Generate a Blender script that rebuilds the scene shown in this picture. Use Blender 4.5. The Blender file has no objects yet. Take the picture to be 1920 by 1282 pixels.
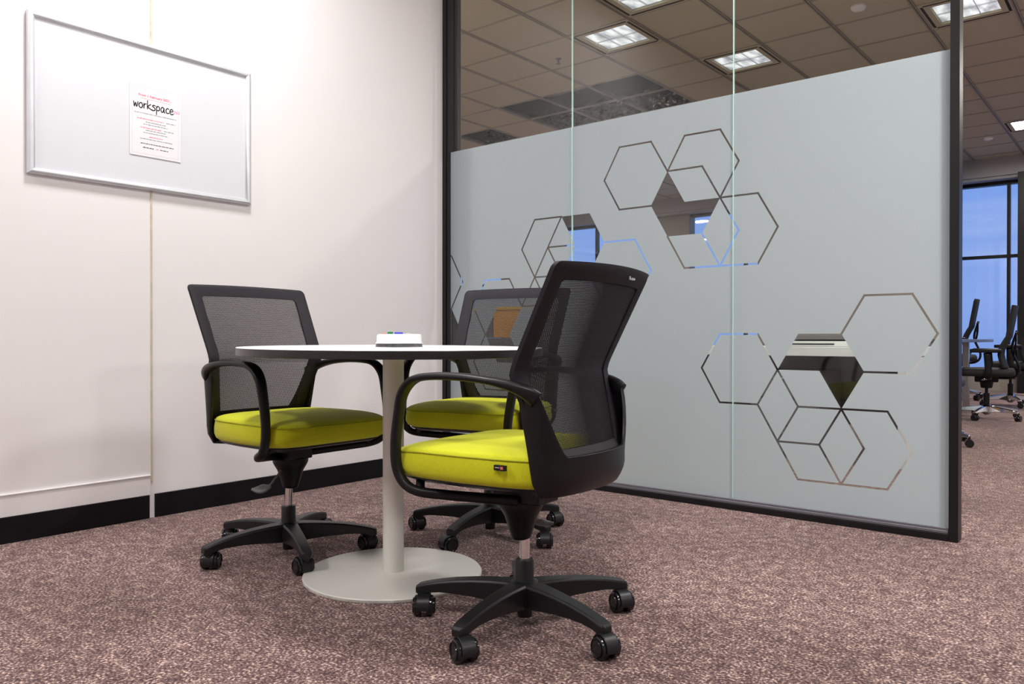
import bpy, bmesh, math, random
from mathutils import Vector, Matrix
from mathutils.geometry import delaunay_2d_cdt
random.seed(7)
PI = math.pi
C = bpy.context.scene.collection
SC = bpy.context.scene

# ---------------------------------------------------------------- camera
FPX, YAW, PITCH, ROLL, CAMH = 1477.79, .689558, -.0052534, .0006376, .756
cd = bpy.data.cameras.new('camera'); cd.sensor_width = 36; cd.lens = 36*FPX/1920
cd.clip_start = .05; cd.clip_end = 200
cam = bpy.data.objects.new('camera', cd); C.objects.link(cam)
M3 = Matrix.Rotation(YAW, 3, 'Z') @ Matrix.Rotation(PI/2+PITCH, 3, 'X') @ Matrix.Rotation(ROLL, 3, 'Z')
cam.matrix_world = Matrix.Translation((0, 0, CAMH)) @ M3.to_4x4()
SC.camera = cam

# ---------------------------------------------------------------- view
vs = SC.view_settings
vs.view_transform = 'Standard'; vs.look = 'None'; vs.gamma = 1; vs.exposure = 0.0; vs.use_curve_mapping = False
LAMP = 104.0          # ceiling lamps of this room
OFFICE_LAMP = 1.05    # ceiling lamps of the office behind the glass

# ---------------------------------------------------------------- world: dusk blue sky
W = bpy.data.worlds.new('sky'); SC.world = W; W.use_nodes = True
nt = W.node_tree; nt.nodes.clear()
def N(nt, t, **kw):
    n = nt.nodes.new(t)
    for k, v in kw.items(): setattr(n, k, v)
    return n
def ramp(nt, stops, interp='LINEAR'):
    r = N(nt, 'ShaderNodeValToRGB'); r.color_ramp.interpolation = interp
    e = r.color_ramp.elements
    while len(e) < len(stops): e.new(.5)
    for i, (p, c) in enumerate(stops):
        e[i].position = p; e[i].color = (*c, 1)
    return r
o = N(nt, 'ShaderNodeOutputWorld'); bg = N(nt, 'ShaderNodeBackground'); bg.inputs[1].default_value = 1.0
tc = N(nt, 'ShaderNodeTexCoord'); sp = N(nt, 'ShaderNodeSeparateXYZ')
rp = ramp(nt, [(0, (.10, .17, .33)), (.46, (.20, .34, .75)), (.52, (.30, .44, .86)), (.64, (.20, .38, .88)), (1, (.09, .20, .62))])
mr = N(nt, 'ShaderNodeMapRange'); mr.inputs[1].default_value = -1; mr.inputs[2].default_value = 1
mp = N(nt, 'ShaderNodeMapping'); mp.inputs['Scale'].default_value = (2, 2, 14)
ns = N(nt, 'ShaderNodeTexNoise'); ns.inputs['Scale'].default_value = 1.6; ns.inputs['Detail'].default_value = 4
rc = ramp(nt, [(.55, (0, 0, 0)), (.75, (.5, .5, .5))])
mx = N(nt, 'ShaderNodeMixRGB'); mx.inputs[2].default_value = (.5, .6, .9, 1)
L = nt.links.new
L(tc.outputs['Generated'], sp.inputs[0]); L(sp.outputs[2], mr.inputs[0]); L(mr.outputs[0], rp.inputs[0])
L(tc.outputs['Generated'], mp.inputs[0]); L(mp.outputs[0], ns.inputs[0]); L(ns.outputs[0], rc.inputs[0])
L(rc.outputs[0], mx.inputs[0]); L(rp.outputs[0], mx.inputs[1]); L(mx.outputs[0], bg.inputs[0]); L(bg.outputs[0], o.inputs[0])

# ---------------------------------------------------------------- materials
def mat(name, col, rough=.5, metal=0, spec=.5, noise=None, bump=None, sheen=0, coat=0):
    """noise=(scale, amount) varies the colour; bump=(scale, strength, distance)"""
    m = bpy.data.materials.new(name); m.use_nodes = True
    t = m.node_tree; b = t.nodes['Principled BSDF']
    b.inputs['Base Color'].default_value = (*col, 1); b.inputs['Roughness'].default_value = rough
    b.inputs['Metallic'].default_value = metal; b.inputs['Specular IOR Level'].default_value = spec
    if sheen: b.inputs['Sheen Weight'].default_value = sheen
    if coat: b.inputs['Coat Weight'].default_value = coat
    if noise or bump:
        co = N(t, 'ShaderNodeTexCoord')
    if noise:
        n = N(t, 'ShaderNodeTexNoise'); n.inputs['Scale'].default_value = noise[0]; n.inputs['Detail'].default_value = 5
        a = noise[1]
        r = ramp(t, [(.3, tuple(c*(1-a) for c in col)), (.7, tuple(min(1, c*(1+a)) for c in col))])
        t.links.new(co.outputs['Object'], n.inputs[0]); t.links.new(n.outputs[0], r.inputs[0]); t.links.new(r.outputs[0], b.inputs['Base Color'])
    if bump:
        n = N(t, 'ShaderNodeTexNoise'); n.inputs['Scale'].default_value = bump[0]; n.inputs['Detail'].default_value = 3
        bu = N(t, 'ShaderNodeBump'); bu.inputs['Strength'].default_value = bump[1]; bu.inputs['Distance'].default_value = bump[2]
        t.links.new(co.outputs['Object'], n.inputs[0]); t.links.new(n.outputs[0], bu.inputs['Height']); t.links.new(bu.outputs[0], b.inputs['Normal'])
    return m

def emis(name, col, s):
    m = bpy.data.materials.new(name); m.use_nodes = True; t = m.node_tree; t.nodes.clear()
    o = N(t, 'ShaderNodeOutputMaterial'); e = N(t, 'ShaderNodeEmission')
    e.inputs[0].default_value = (*col, 1); e.inputs[1].default_value = s
    t.links.new(e.outputs[0], o.inputs[0]); return m

def lamp_mat(name, s, lo, hi):
    """prismatic lens of a ceiling light: uneven brightness across 2 x 3 cells"""
    m = bpy.data.materials.new(name); m.use_nodes = True; t = m.node_tree; t.nodes.clear()
    o = N(t, 'ShaderNodeOutputMaterial'); e = N(t, 'ShaderNodeEmission'); e.inputs[1].default_value = s
    co = N(t, 'ShaderNodeTexCoord'); w = N(t, 'ShaderNodeTexNoise'); w.inputs['Scale'].default_value = 14; w.inputs['Detail'].default_value = 2
    mp = N(t, 'ShaderNodeMapping'); mp.inputs['Scale'].default_value = (1, .35, 1)
    r = ramp(t, [(.35, (lo*.92, lo*.92, lo)), (.65, (hi, hi, hi))])
    L = t.links.new
    L(co.outputs['Object'], mp.inputs[0]); L(mp.outputs[0], w.inputs[0]); L(w.outputs[0], r.inputs[0]); L(r.outputs[0], e.inputs[0]); L(e.outputs[0], o.inputs[0])
    return m

def glass_mat(name, tint=(1, 1, 1), ior=1.45):
    m = bpy.data.materials.new(name); m.use_nodes = True; t = m.node_tree; t.nodes.clear()
    o = N(t, 'ShaderNodeOutputMaterial'); tr = N(t, 'ShaderNodeBsdfTransparent'); tr.inputs[0].default_value = (*tint, 1)
    gl = N(t, 'ShaderNodeBsdfGlossy'); gl.inputs['Roughness'].default_value = 0.0
    fr = N(t, 'ShaderNodeFresnel'); fr.inputs[0].default_value = ior
    mx = N(t, 'ShaderNodeMixShader'); L = t.links.new
    ge = N(t, 'ShaderNodeNewGeometry'); io = N(t, 'ShaderNodeMapRange'); io.inputs[3].default_value = ior; io.inputs[4].default_value = 1/ior
    L(ge.outputs['Backfacing'], io.inputs[0]); L(io.outputs[0], fr.inputs[0])
    L(fr.outputs[0], mx.inputs[0]); L(tr.outputs[0], mx.inputs[1]); L(gl.outputs[0], mx.inputs[2]); L(mx.outputs[0], o.inputs[0])
    return m

def frost_mat():
    m = bpy.data.materials.new('frosted_film'); m.use_nodes = True; t = m.node_tree; t.nodes.clear()
    o = N(t, 'ShaderNodeOutputMaterial'); d = N(t, 'ShaderNodeBsdfDiffuse'); tl = N(t, 'ShaderNodeBsdfTranslucent')
    d.inputs[0].default_value = (.475, .55, .60, 1); tl.inputs[0].default_value = (.84, .945, 1.0, 1)
    mx = N(t, 'ShaderNodeMixShader'); mx.inputs[0].default_value = .70
    gl = N(t, 'ShaderNodeBsdfGlossy'); gl.inputs['Roughness'].default_value = .35
    fr = N(t, 'ShaderNodeFresnel'); fr.inputs[0].default_value = 1.3
    m2 = N(t, 'ShaderNodeMixShader'); L = t.links.new
    L(d.outputs[0], mx.inputs[1]); L(tl.outputs[0], mx.inputs[2]); L(fr.outputs[0], m2.inputs[0]); L(mx.outputs[0], m2.inputs[1]); L(gl.outputs[0], m2.inputs[2]); L(m2.outputs[0], o.inputs[0])
    return m

def carpet_mat():
    m = bpy.data.materials.new('carpet'); m.use_nodes = True; t = m.node_tree; b = t.nodes['Principled BSDF']
    L = t.links.new; co = N(t, 'ShaderNodeTexCoord')
    n1 = N(t, 'ShaderNodeTexNoise'); n1.inputs['Scale'].default_value = 140; n1.inputs['Detail'].default_value = 2.5; n1.inputs['Roughness'].default_value = .6
    n2 = N(t, 'ShaderNodeTexNoise'); n2.inputs['Scale'].default_value = 26; n2.inputs['Detail'].default_value = 2
    n3 = N(t, 'ShaderNodeTexNoise'); n3.inputs['Scale'].default_value = 1.1; n3.inputs['Detail'].default_value = 3
    ad = N(t, 'ShaderNodeMath', operation='MULTIPLY_ADD'); ad.inputs[1].default_value = .28
    sb = N(t, 'ShaderNodeMath', operation='ADD'); sb.inputs[1].default_value = -.14
    r = ramp(t, [(.38, (.060, .028, .032)), (.47, (.15, .085, .085)), (.56, (.29, .187, .172)), (.65, (.76, .57, .48))])
    mx = N(t, 'ShaderNodeMixRGB', blend_type='MULTIPLY'); mx.inputs[0].default_value = .75
    r3 = ramp(t, [(.35, (.62, .60, .58)), (.62, (1, 1, 1))])
    for n in (n1, n2, n3): L(co.outputs['Object'], n.inputs[0])
    L(n2.outputs[0], ad.inputs[0]); L(n1.outputs[0], ad.inputs[2]); L(ad.outputs[0], sb.inputs[0]); L(sb.outputs[0], r.inputs[0])
    L(n3.outputs[0], r3.inputs[0]); L(r.outputs[0], mx.inputs[1]); L(r3.outputs[0], mx.inputs[2]); L(mx.outputs[0], b.inputs['Base Color'])
    bu = N(t, 'ShaderNodeBump'); bu.inputs['Strength'].default_value = .6; bu.inputs['Distance'].default_value = .004
    L(n1.outputs[0], bu.inputs['Height']); L(bu.outputs[0], b.inputs['Normal'])
    b.inputs['Roughness'].default_value = .95; b.inputs['Specular IOR Level'].default_value = .15
    b.inputs['Sheen Weight'].default_value = .15
    return m

def foil_mat():
    m = mat('foil', (.62, .60, .58), .2, 1)
    t = m.node_tree; b = t.nodes['Principled BSDF']; co = N(t, 'ShaderNodeTexCoord')
    v = N(t, 'ShaderNodeTexVoronoi'); v.inputs['Scale'].default_value = 16
    bu = N(t, 'ShaderNodeBump'); bu.inputs['Strength'].default_value = 1; bu.inputs['Distance'].default_value = .04
    t.links.new(co.outputs['Object'], v.inputs[0]); t.links.new(v.outputs[0], bu.inputs['Height']); t.links.new(bu.outputs[0], b.inputs['Normal'])
    return m

M = dict(
    wall=mat('wall_paint', (.87, .84, .845), .6, spec=.3, noise=(1.3, .012), bump=(180, .05, .001)),
    white=mat('white_paint', (.84, .82, .80), .5, spec=.3, noise=(2, .01)),
    seam=mat('seam_filler', (.62, .55, .42), .7, noise=(40, .1)),
    black_skirt=mat('black_skirting', (.007, .006, .008), .45, spec=.2, noise=(9, .35)),
    office_wall=mat('office_wall', (.34, .30, .27), .8, noise=(1, .03)),
    bulkhead=mat('bulkhead_paint', (.42, .42, .44), .7, noise=(1, .03)),
    carpet=carpet_mat(),
    tile=mat('ceiling_tile', (.58, .54, .42), .95, spec=.1, noise=(1.2, .03), bump=(60, .1, .002)),
    tbar=mat('ceiling_bar', (.20, .175, .14), .7, noise=(3, .05)),
    tbar_light=mat('ceiling_bar_light', (.36, .33, .28), .6, noise=(3, .05)),
    void=mat('ceiling_void', (.02, .02, .022), .9, noise=(3, .2)),
    foil=foil_mat(),
    frame=mat('dark_metal', (.009, .008, .009), .38, spec=.3, noise=(6, .15)),
    alu=mat('brushed_aluminium', (.74, .76, .80), .42, .55, noise=(12, .06)),
    rail=mat('grey_rail', (.22, .22, .25), .4, .6, noise=(8, .05)),
    glass=glass_mat('clear_glass', (.95, .97, .96)),
    window_glass=glass_mat('window_glass', (.93, .96, 1)),
    edge=mat('glass_edge', (.62, .92, .84), .25, noise=(3, .03)),
    frost=frost_mat(),
    board=mat('whiteboard_enamel', (.73, .745, .79), .28, spec=.4, noise=(2, .01)),
    paper=mat('paper', (.82, .81, .83), .6, noise=(30, .01)),
    ink=mat('dark_ink', (.05, .03, .05), .7, noise=(50, .1)), grey_ink=mat('grey_ink', (.24, .24, .32), .7, noise=(50, .1)),
    pink_ink=mat('pink_ink', (.80, .12, .22), .7, noise=(50, .1)), pale_pink_ink=mat('pale_pink_ink', (.80, .22, .32), .7, noise=(50, .1)),
    magenta_ink=mat('magenta_ink', (.80, .25, .62), .7, noise=(50, .1)), line_ink=mat('border_line', (.62, .58, .68), .7, noise=(50, .05)),
    plastic=mat('black_plastic', (.0055, .005, .0065), .40, spec=.32, noise=(40, .12), bump=(500, .12, .0004)),
    base_plastic=mat('black_nylon', (.009, .009, .011), .40, spec=.42, noise=(40, .12), bump=(600, .15, .0004)),
    gloss_black=mat('glossy_black', (.010, .010, .012), .18, noise=(20, .1)),
    mesh=mat('woven_mesh', (.022, .020, .024), .6, spec=.3, noise=(60, .15)),
    band=mat('mesh_border', (.016, .013, .018), .65, spec=.3, noise=(60, .12)),
    fabric=mat('lime_fabric', (.60, .62, .010), .75, spec=.25, noise=(220, .07), bump=(700, .25, .0006), sheen=.15),
    piping=mat('lime_piping', (.40, .42, .008), .8, noise=(200, .1)),
    chrome=mat('chrome', (.72, .70, .72), .12, 1, noise=(20, .02)),
    soft_chrome=mat('satin_metal', (.6, .6, .62), .25, 1, noise=(20, .03)),
    grey_plastic=mat('grey_plastic', (.16, .165, .17), .4, noise=(30, .08)),
    table_white=mat('white_laminate', (.88, .87, .87), .32, spec=.5, noise=(3, .01)),
    table_edge=mat('dark_edge_band', (.018, .015, .016), .28, spec=.5, noise=(10, .08)),
    cream=mat('cream_powder_coat', (.76, .745, .69), .38, spec=.5, noise=(5, .03)),
    chip=mat('chipped_rim', (.60, .58, .55), .5, noise=(30, .3)),
    felt=mat('grey_felt', (.10, .10, .11), .9, noise=(90, .4)),
    white_plastic=mat('white_plastic', (.90, .90, .90), .35, noise=(10, .01)),
    red=mat('red_mark', (.72, .18, .15), .5, noise=(20, .1)), green=mat('green_mark', (.01, .22, .07), .5, noise=(20, .1)),
    blue=mat('blue_mark', (.03, .05, .62), .5, noise=(20, .1)), grey_mark=mat('grey_mark', (.45, .46, .40), .5, noise=(20, .1)),
    desk=mat('desk_white', (.78, .78, .76), .4, noise=(3, .02)), desk_grey=mat('desk_grey', (.16, .15, .15), .5, noise=(3, .05)),
    dark_table=mat('dark_table', (.12, .11, .12), .25, noise=(3, .05)),
    yellow=mat('yellow_trim', (.85, .48, .02), .6, noise=(4, .05)), orange=mat('orange_fabric', (.80, .38, .04), .8, noise=(60, .1)),
    lens=lamp_mat('office_and_fill_lens', OFFICE_LAMP, .42, 1.0), lamp=emis('lamp_lens', (1, .975, .962), LAMP), fill_lamp=emis('office_and_fill_lens', (1, .95, .86), 150),  # last material: strong lamps added out of view to brighten the office
)
M['dark_fabric'] = mat('dark_fabric', (.010, .010, .013), .7, noise=(60, .1))

# ---------------------------------------------------------------- builders
def obj(name, bm, m, parent=None, smooth=False, bevel=0, loc=None, solid=0, segs=2, auto=None):
    bm.normal_update() if hasattr(bm, 'normal_update') else None
    me = bpy.data.meshes.new(name); bm.to_mesh(me); bm.free()
    for mm in (m if isinstance(m, (list, tuple)) else [m]): me.materials.append(mm)
    if smooth:
        for p in me.polygons: p.use_smooth = True
    ob = bpy.data.objects.new(name, me); C.objects.link(ob)
    if parent: ob.parent = parent
    if loc: ob.location = loc
    if solid:
        s = ob.modifiers.new('solid', 'SOLIDIFY'); s.thickness = solid; s.offset = 0
    if bevel:
        b = ob.modifiers.new('bevel', 'BEVEL'); b.width = bevel; b.segments = segs; b.limit_method = 'ANGLE'; b.angle_limit = math.radians(35)
        b.harden_normals = False
        for p in me.polygons: p.use_smooth = True
    if auto or bevel:
        try: me.set_sharp_from_angle(angle=math.radians(auto or 40))
        except Exception: pass
    return ob

def box(bm, x0, x1, y0, y1, z0, z1, mi=0, mtx=None):
    v = [Vector(p) for p in ((x0,y0,z0),(x1,y0,z0),(x1,y1,z0),(x0,y1,z0),(x0,y0,z1),(x1,y0,z1),(x1,y1,z1),(x0,y1,z1))]
    if mtx: v = [mtx @ p for p in v]
    v = [bm.verts.new(p) for p in v]
    for f in ((3,2,1,0),(4,5,6,7),(0,1,5,4),(1,2,6,5),(2,3,7,6),(3,0,4,7)):
        bm.faces.new([v[i] for i in f]).material_index = mi
    return bm
def B(*a, **k): return box(bmesh.new(), *a, **k)

def loft(bm, rings, cap0=True, cap1=True, closed=True, mi=0):
    vr = [[bm.verts.new(p) for p in r] for r in rings]
    n = len(rings[0])
    for a, b in zip(vr, vr[1:]):
        for i in range(n if closed else n-1):
            j = (i+1) % n
            f = bm.faces.new((a[i], a[j], b[j], b[i])); f.material_index = mi
    if cap0 and n > 2: bm.faces.new(vr[0][::-1]).material_index = mi
    if cap1 and n > 2: bm.faces.new(vr[-1]).material_index = mi
    return vr

def lathe(bm, prof, n=32, c=(0, 0), mi=0, cap0=True, cap1=True, mtx=None):
    rings = []
    for r, z in prof:
        rr = [Vector((c[0]+r*math.cos(2*PI*i/n), c[1]+r*math.sin(2*PI*i/n), z)) for i in range(n)]
        if mtx: rr = [mtx @ p for p in rr]
        rings.append(rr)
    return loft(bm, rings, cap0, cap1, mi=mi)

def catmull(P, k=8):
    P = [Vector(p) for p in P]; out = []
    Q = [2*P[0]-P[1]] + P + [2*P[-1]-P[-2]]
    for i in range(1, len(Q)-2):
        for s in range(k):
            t = s/k; a, b, c, d = Q[i-1:i+3]
            out.append(.5*((2*b)+(-a+c)*t+(2*a-5*b+4*c-d)*t*t+(-a+3*b-3*c+d)*t**3))
    out.append(P[-1]); return out

def sweep(bm, path, size, wdir=(1, 0, 0), n=12, power=2.6, mi=0):
    """superelliptic tube along path; size(i/n)->(half width along wdir, half thickness)"""
    rings = []; wd0 = Vector(wdir)
    for i, p in enumerate(path):
        a = path[max(0, i-1)]; b = path[min(len(path)-1, i+1)]; t = (b-a).normalized()
        wd = (wd0 - t*wd0.dot(t)).normalized(); nd = t.cross(wd)
        hw, ht = size(i/(len(path)-1))
        rr = []
        for k in range(n):
            an = 2*PI*k/n; c, s = math.cos(an), math.sin(an)
            rr.append(p + wd*hw*math.copysign(abs(c)**(2/power), c) + nd*ht*math.copysign(abs(s)**(2/power), s))
        rings.append(rr)
    return loft(bm, rings, mi=mi)

def tag(o, label=None, cat=None, group=None, kind=None):
    if label: o['label'] = label
    if cat: o['category'] = cat
    if group: o['group'] = group
    if kind: o['kind'] = kind
    return o
def struct(name, bm, m, label, cat, **k):
    return tag(obj(name, bm, m, **k), label, cat, None, 'structure')
def empty(name, loc, rz=0):
    e = bpy.data.objects.new(name, None); C.objects.link(e); e.location = loc; e.rotation_euler = (0, 0, rz); e.empty_display_size = .1
    return e

# ================================================================= SETTING
XL, YB, XR = -3.2745, -4.2, 5.5           # left wall, back wall, right wall
YG = 3.305                                # glass plane
YW = 12.9                                 # window wall of the office
XO = -13.5
CZ = 3.293

bm = bmesh.new(); bmesh.ops.create_grid(bm, x_segments=2, y_segments=2, size=1)
for v in bm.verts: v.co = Vector(((XO+XR)/2 + v.co.x*(XR-XO)/2, (YB+YW+.4)/2 + v.co.y*(YW+.4-YB)/2, 0))
struct('floor', bm, M['carpet'], 'brown and beige speckled carpet running through room and office', 'floor')

# ceiling of 600 mm tiles with openings
GX, GY = -3.273, 6.018
holes = {(i, j) for i in (-4, -3, -2) for j in (1, 2)} | {(-6, 2)}
office_lights = [(-1, -1), (0, 1), (0, -2), (3, 1), (-3, -4), (-7, -2), (6, -2), (7, 4), (-10, 2), (-8, 7), (3, 8)]  # first four are visible; the others are unseen, added to brighten the office
room_lights = [(1, -8), (1, -13), (5, -6), (5, -11), (9, -8)]
lights = set(office_lights) | set(room_lights)
bm = bmesh.new()
i0, i1 = -17, 15; j0, j1 = -17, 12
for i in range(i0, i1):
    for j in range(j0, j1):
        if (i, j) in holes or (i, j) in lights: continue
        x, y = GX+.6*i, GY+.6*j; y1 = min(y+.6, YW)
        if y > YW: continue
        vv = [bm.verts.new(p) for p in ((x, y, CZ), (x, y1, CZ), (x+.6, y1, CZ), (x+.6, y, CZ))]
        bm.faces.new(vv)
bmesh.ops.remove_doubles(bm, verts=bm.verts, dist=.001)
struct('ceiling', bm, M['tile'], 'beige suspended ceiling of square tiles with a few tiles missing', 'ceiling')
bm = bmesh.new()
for i in range(i0, i1+1):
    x = GX+.6*i
    box(bm, x-.016, x-.004, GY+.6*j0, YW, CZ-.009, CZ+.001); box(bm, x+.004, x+.016, GY+.6*j0, YW, CZ-.009, CZ+.001)
    box(bm, x-.005, x+.005, GY+.6*j0, YW, CZ-.004, CZ+.03, mi=1)
for j in range(j0, j1+1):
    y = GY+.6*j
    if y < YW-.05: box(bm, GX+.6*i0, GX+.6*i1, y-.009, y+.009, CZ-.005, CZ+.012)
struct('trim_1', bm, [M['tbar_light'], M['tbar']], 'thin metal grid bars between the ceiling tiles', 'ceiling grid')
# void above the missing tiles
bm = bmesh.new(); t0 = GX+.6*i0; t1 = GX+.6*i1
box(bm, t0, t1, GY+.6*j0, YW, 4.1, 4.15); box(bm, -8.2, -3.0, 9.9, 9.95, CZ+.02, 4.1); box(bm, -8.2, -8.15, 5.5, 9.9, CZ+.02, 4.1)
box(bm, -8.2, -3.0, 5.5, 5.55, CZ+.02, 4.1); box(bm, -3.05, -3.0, 5.5, 9.9, CZ+.02, 4.1)
struct('ceiling_void', bm, M['void'], 'dark void above the missing ceiling tiles', 'ceiling void')

# left wall: two panels with a filled seam
SY = 1.590
struct('wall_left', B(XL-.12, XL, YB, 3.36, 0, CZ), M['wall'], 'off white wall holding the whiteboard', 'wall')
struct('trim_2', B(XL-.001, XL+.0035, SY-.004, SY+.004, .15, CZ), M['seam'], 'beige filled vertical seam between the two white wall panels', 'wall seam')
bm = B(XL-.001, XL+.006, YB, SY-.007, .097, .178); box(bm, XL-.001, XL+.0095, YB, SY-.007, .176, .181)
struct('trim_3', bm, M['wall'], 'low white skirting board above the black skirting left of the seam', 'skirting', bevel=.001)
struct('baseboard_left', B(XL-.001, XL+.010, YB, SY-.012, 0, .0965), M['black_skirt'], 'black skirting under the white skirting board left of the seam', 'skirting', bevel=.0015)
struct('baseboard_left', B(XL-.001, XL+.010, SY+.012, 3.325, 0, .0985), M['black_skirt'], 'black skirting between the wall seam and the glass partition', 'skirting', bevel=.0015)
struct('wall_back', B(XL, XR, YB-.12, YB, 0, CZ), M['wall'], 'white wall behind the camera', 'wall')
struct('wall_right', B(XR, XR+.12, YB, YW, 0, CZ), M['wall'], 'white wall to the right of the camera', 'wall')
struct('wall_office', B(XO-.12, XO, 3.3, YW, 0, CZ), M['office_wall'], 'far left wall of the office behind the glass', 'wall')
struct('wall_partition', B(XO, XL-.12, 3.24, 3.36, 0, CZ), M['office_wall'], 'wall beside the glass partition on the office side', 'wall')

# partition frame
bm = B(XL, XL+.028, 3.325, 3.36, 0, CZ); box(bm, XL+.028, XL+.066, 3.331, 3.36, 0, CZ); box(bm, XL+.066, XL+.076, 3.327, 3.36, 0, CZ); box(bm, XL+.070, XL+.073, 3.325, 3.33, 0, CZ, mi=1); box(bm, XL+.076, XL+.116, 3.331, 3.36, 0, CZ)
box(bm, XL+.080, XL+.114, 3.298, 3.3035, CAMH+(1.8245-CAMH)*YG/3.286+.001, CZ)
struct('trim_4', bm, [M['frame'], M['rail']], 'dark metal upright where the glass partition meets the white wall', 'partition frame', bevel=.001)
bm = B(XL, -.609, 3.286, 3.345, 0, .026)
struct('trim_5', bm, M['frame'], 'black bottom rail of the glass partition', 'partition frame', bevel=.001)
bm = B(XL+.1, -.611, 3.293, 3.303, .0262, .038); box(bm, XL+.1, -.611, 3.297, 3.303, .038, .048)
struct('trim_6', bm, M['rail'], 'grey glazing bead along the foot of the glass partition', 'partition frame', bevel=.0015)
struct('trim_7', B(-.609, -.5775, 3.286, 3.352, 0, CZ), M['frame'], 'dark metal end post of the glass partition', 'partition frame', bevel=.0015)
struct('trim_8', B(XL, -.609, 3.286, 3.352, 3.2, CZ-.01), M['frame'], 'dark metal head rail of the glass partition', 'partition frame')

# frosted film with cut-out hexagons
KS = YG/3.286
def P(m, n): return ((-1.5138+.08672*m)*KS, CAMH+(1.3783+.15125*n-CAMH)*KS)
LINES = [
 [(-3,1),(-4,2),(-6,2),(-7,1),(-6,0),(-4,0)], [(-3,1),(-2,2),(0,2),(1,1),(0,0)], [(-3,1),(-1,1),(0,0)],
 [(-3,-1),(-2,-2),(0,-2),(2,-2),(3,-1),(2,0),(0,0)], [(0,0),(1,-1),(0,-2),(-1,-1)],
 [(-10,0),(-12,0),(-13,-1),(-12,-2),(-11,-3)], [(-10,0),(-11,-1),(-12,-2),(-13,-3)], [(-9,-1),(-11,-1),(-10,-2),(-12,-2)],
 [(-7,-1),(-5,-1),(-4,-2),(-5,-3),(-7,-3),(-8,-2)],
 [(-19,-1),(-18,-2),(-19,-3)], [(-19,-1),(-21,-1)],
 [(-13,-3),(-14,-2),(-16,-2),(-17,-3),(-16,-4)], [(-16,-4),(-17,-5),(-16,-6),(-14,-6),(-13,-5)], [(-13,-3),(-11,-3),(-10,-4),(-11,-5),(-13,-5)],
 [(3,-5),(2,-4),(0,-4),(-1,-5),(0,-6),(2,-6),(3,-5),(4,-6),(6,-6)], [(2,-6),(3,-7),(5,-7),(6,-6),(8,-6),(9,-7),(8,-8),(6,-8),(4,-8),(3,-7),(4,-6)],
 [(6,-6),(7,-7),(6,-8),(5,-7)], [(6,-4),(7,-3),(9,-3),(10,-4),(9,-5),(7,-5)]]
FILLS = [[(-3,1),(-2,0),(0,0),(-1,-1),(-3,-1),(-4,0)], [(-10,0),(-8,0),(-7,-1),(-8,-2),(-10,-2),(-9,-1)],
         [(-15,-3),(-13,-3),(-14,-4),(-13,-5),(-15,-5),(-16,-4)], [(3,-5),(4,-4),(6,-4),(7,-5),(6,-6),(5,-5)],
         [(-20,-3),(-19,-3),(-18,-4),(-19,-5),(-20,-5)]]
HW = .0042
polys = []
for ln in LINES:
    for a, b in zip(ln, ln[1:]):
        pa, pb = Vector(P(*a)), Vector(P(*b)); d = (pb-pa).normalized(); nn = Vector((-d.y, d.x))*HW; e = d*HW*.8
        polys.append([pa-e+nn, pa-e-nn, pb+e-nn, pb+e+nn])
for f in FILLS: polys.append([Vector(P(*p)) for p in f])
def inside(p, poly):
    c = False; n = len(poly)
    for i in range(n):
        a, b = poly[i], poly[(i+1) % n]
        if (a.y > p.y) != (b.y > p.y) and p.x < (b.x-a.x)*(p.y-a.y)/(b.y-a.y)+a.x: c = not c
    return c
boxes = [(min(v.x for v in q), max(v.x for v in q), min(v.y for v in q), max(v.y for v in q)) for q in polys]
FT, FB = CAMH+(1.8245-CAMH)*KS, .047
panels = [(-3.186, -2.3300, 'leftmost glass panel, next to the white wall, with frosted film'),
          (-2.3270, -1.4630, 'middle glass panel with the highest hexagon pattern'),
          (-1.4600, -.611, 'rightmost glass panel beside the end post')]
for k, (x0, x1, lab) in enumerate(panels):
    w = struct('window_%d' % (k+1), B(x0, x1, YG, YG+.010, .03, 3.22), M['glass'], lab, 'glass panel')
    verts = []; edges = []
    def addp(q):
        s = len(verts); verts.extend(q); edges.extend([(s+i, s+(i+1) % len(q)) for i in range(len(q))])
    rect = [Vector((x0, FB)), Vector((x1, FB)), Vector((x1, FT)), Vector((x0, FT))]
    addp(rect)
    for q, bx in zip(polys, boxes):
        if bx[1] > x0-.05 and bx[0] < x1+.05: addp(q)
    vo, eo, fo, _, _, _ = delaunay_2d_cdt(verts, edges, [], 0, 1e-5)
    bm = bmesh.new(); bv = [bm.verts.new((v.x, YG-.0006, v.y)) for v in vo]
    for f in fo:
        c = sum((vo[i] for i in f), Vector((0, 0)))/len(f)
        if not (x0 < c.x < x1 and FB < c.y < FT): continue
        if any(bx[0] <= c.x <= bx[1] and bx[2] <= c.y <= bx[3] and inside(c, q) for q, bx in zip(polys, boxes)): continue
        bm.faces.new([bv[i] for i in f])
    for v in [v for v in bm.verts if not v.link_faces]: bm.verts.remove(v)
    obj('frosted_film', bm, M['frost'], w)
    if k: obj('glass_edge', B(x0-.0028, x0-.0002, YG-.001, YG+.010, .048, 3.2), M['edge'], w)

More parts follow.
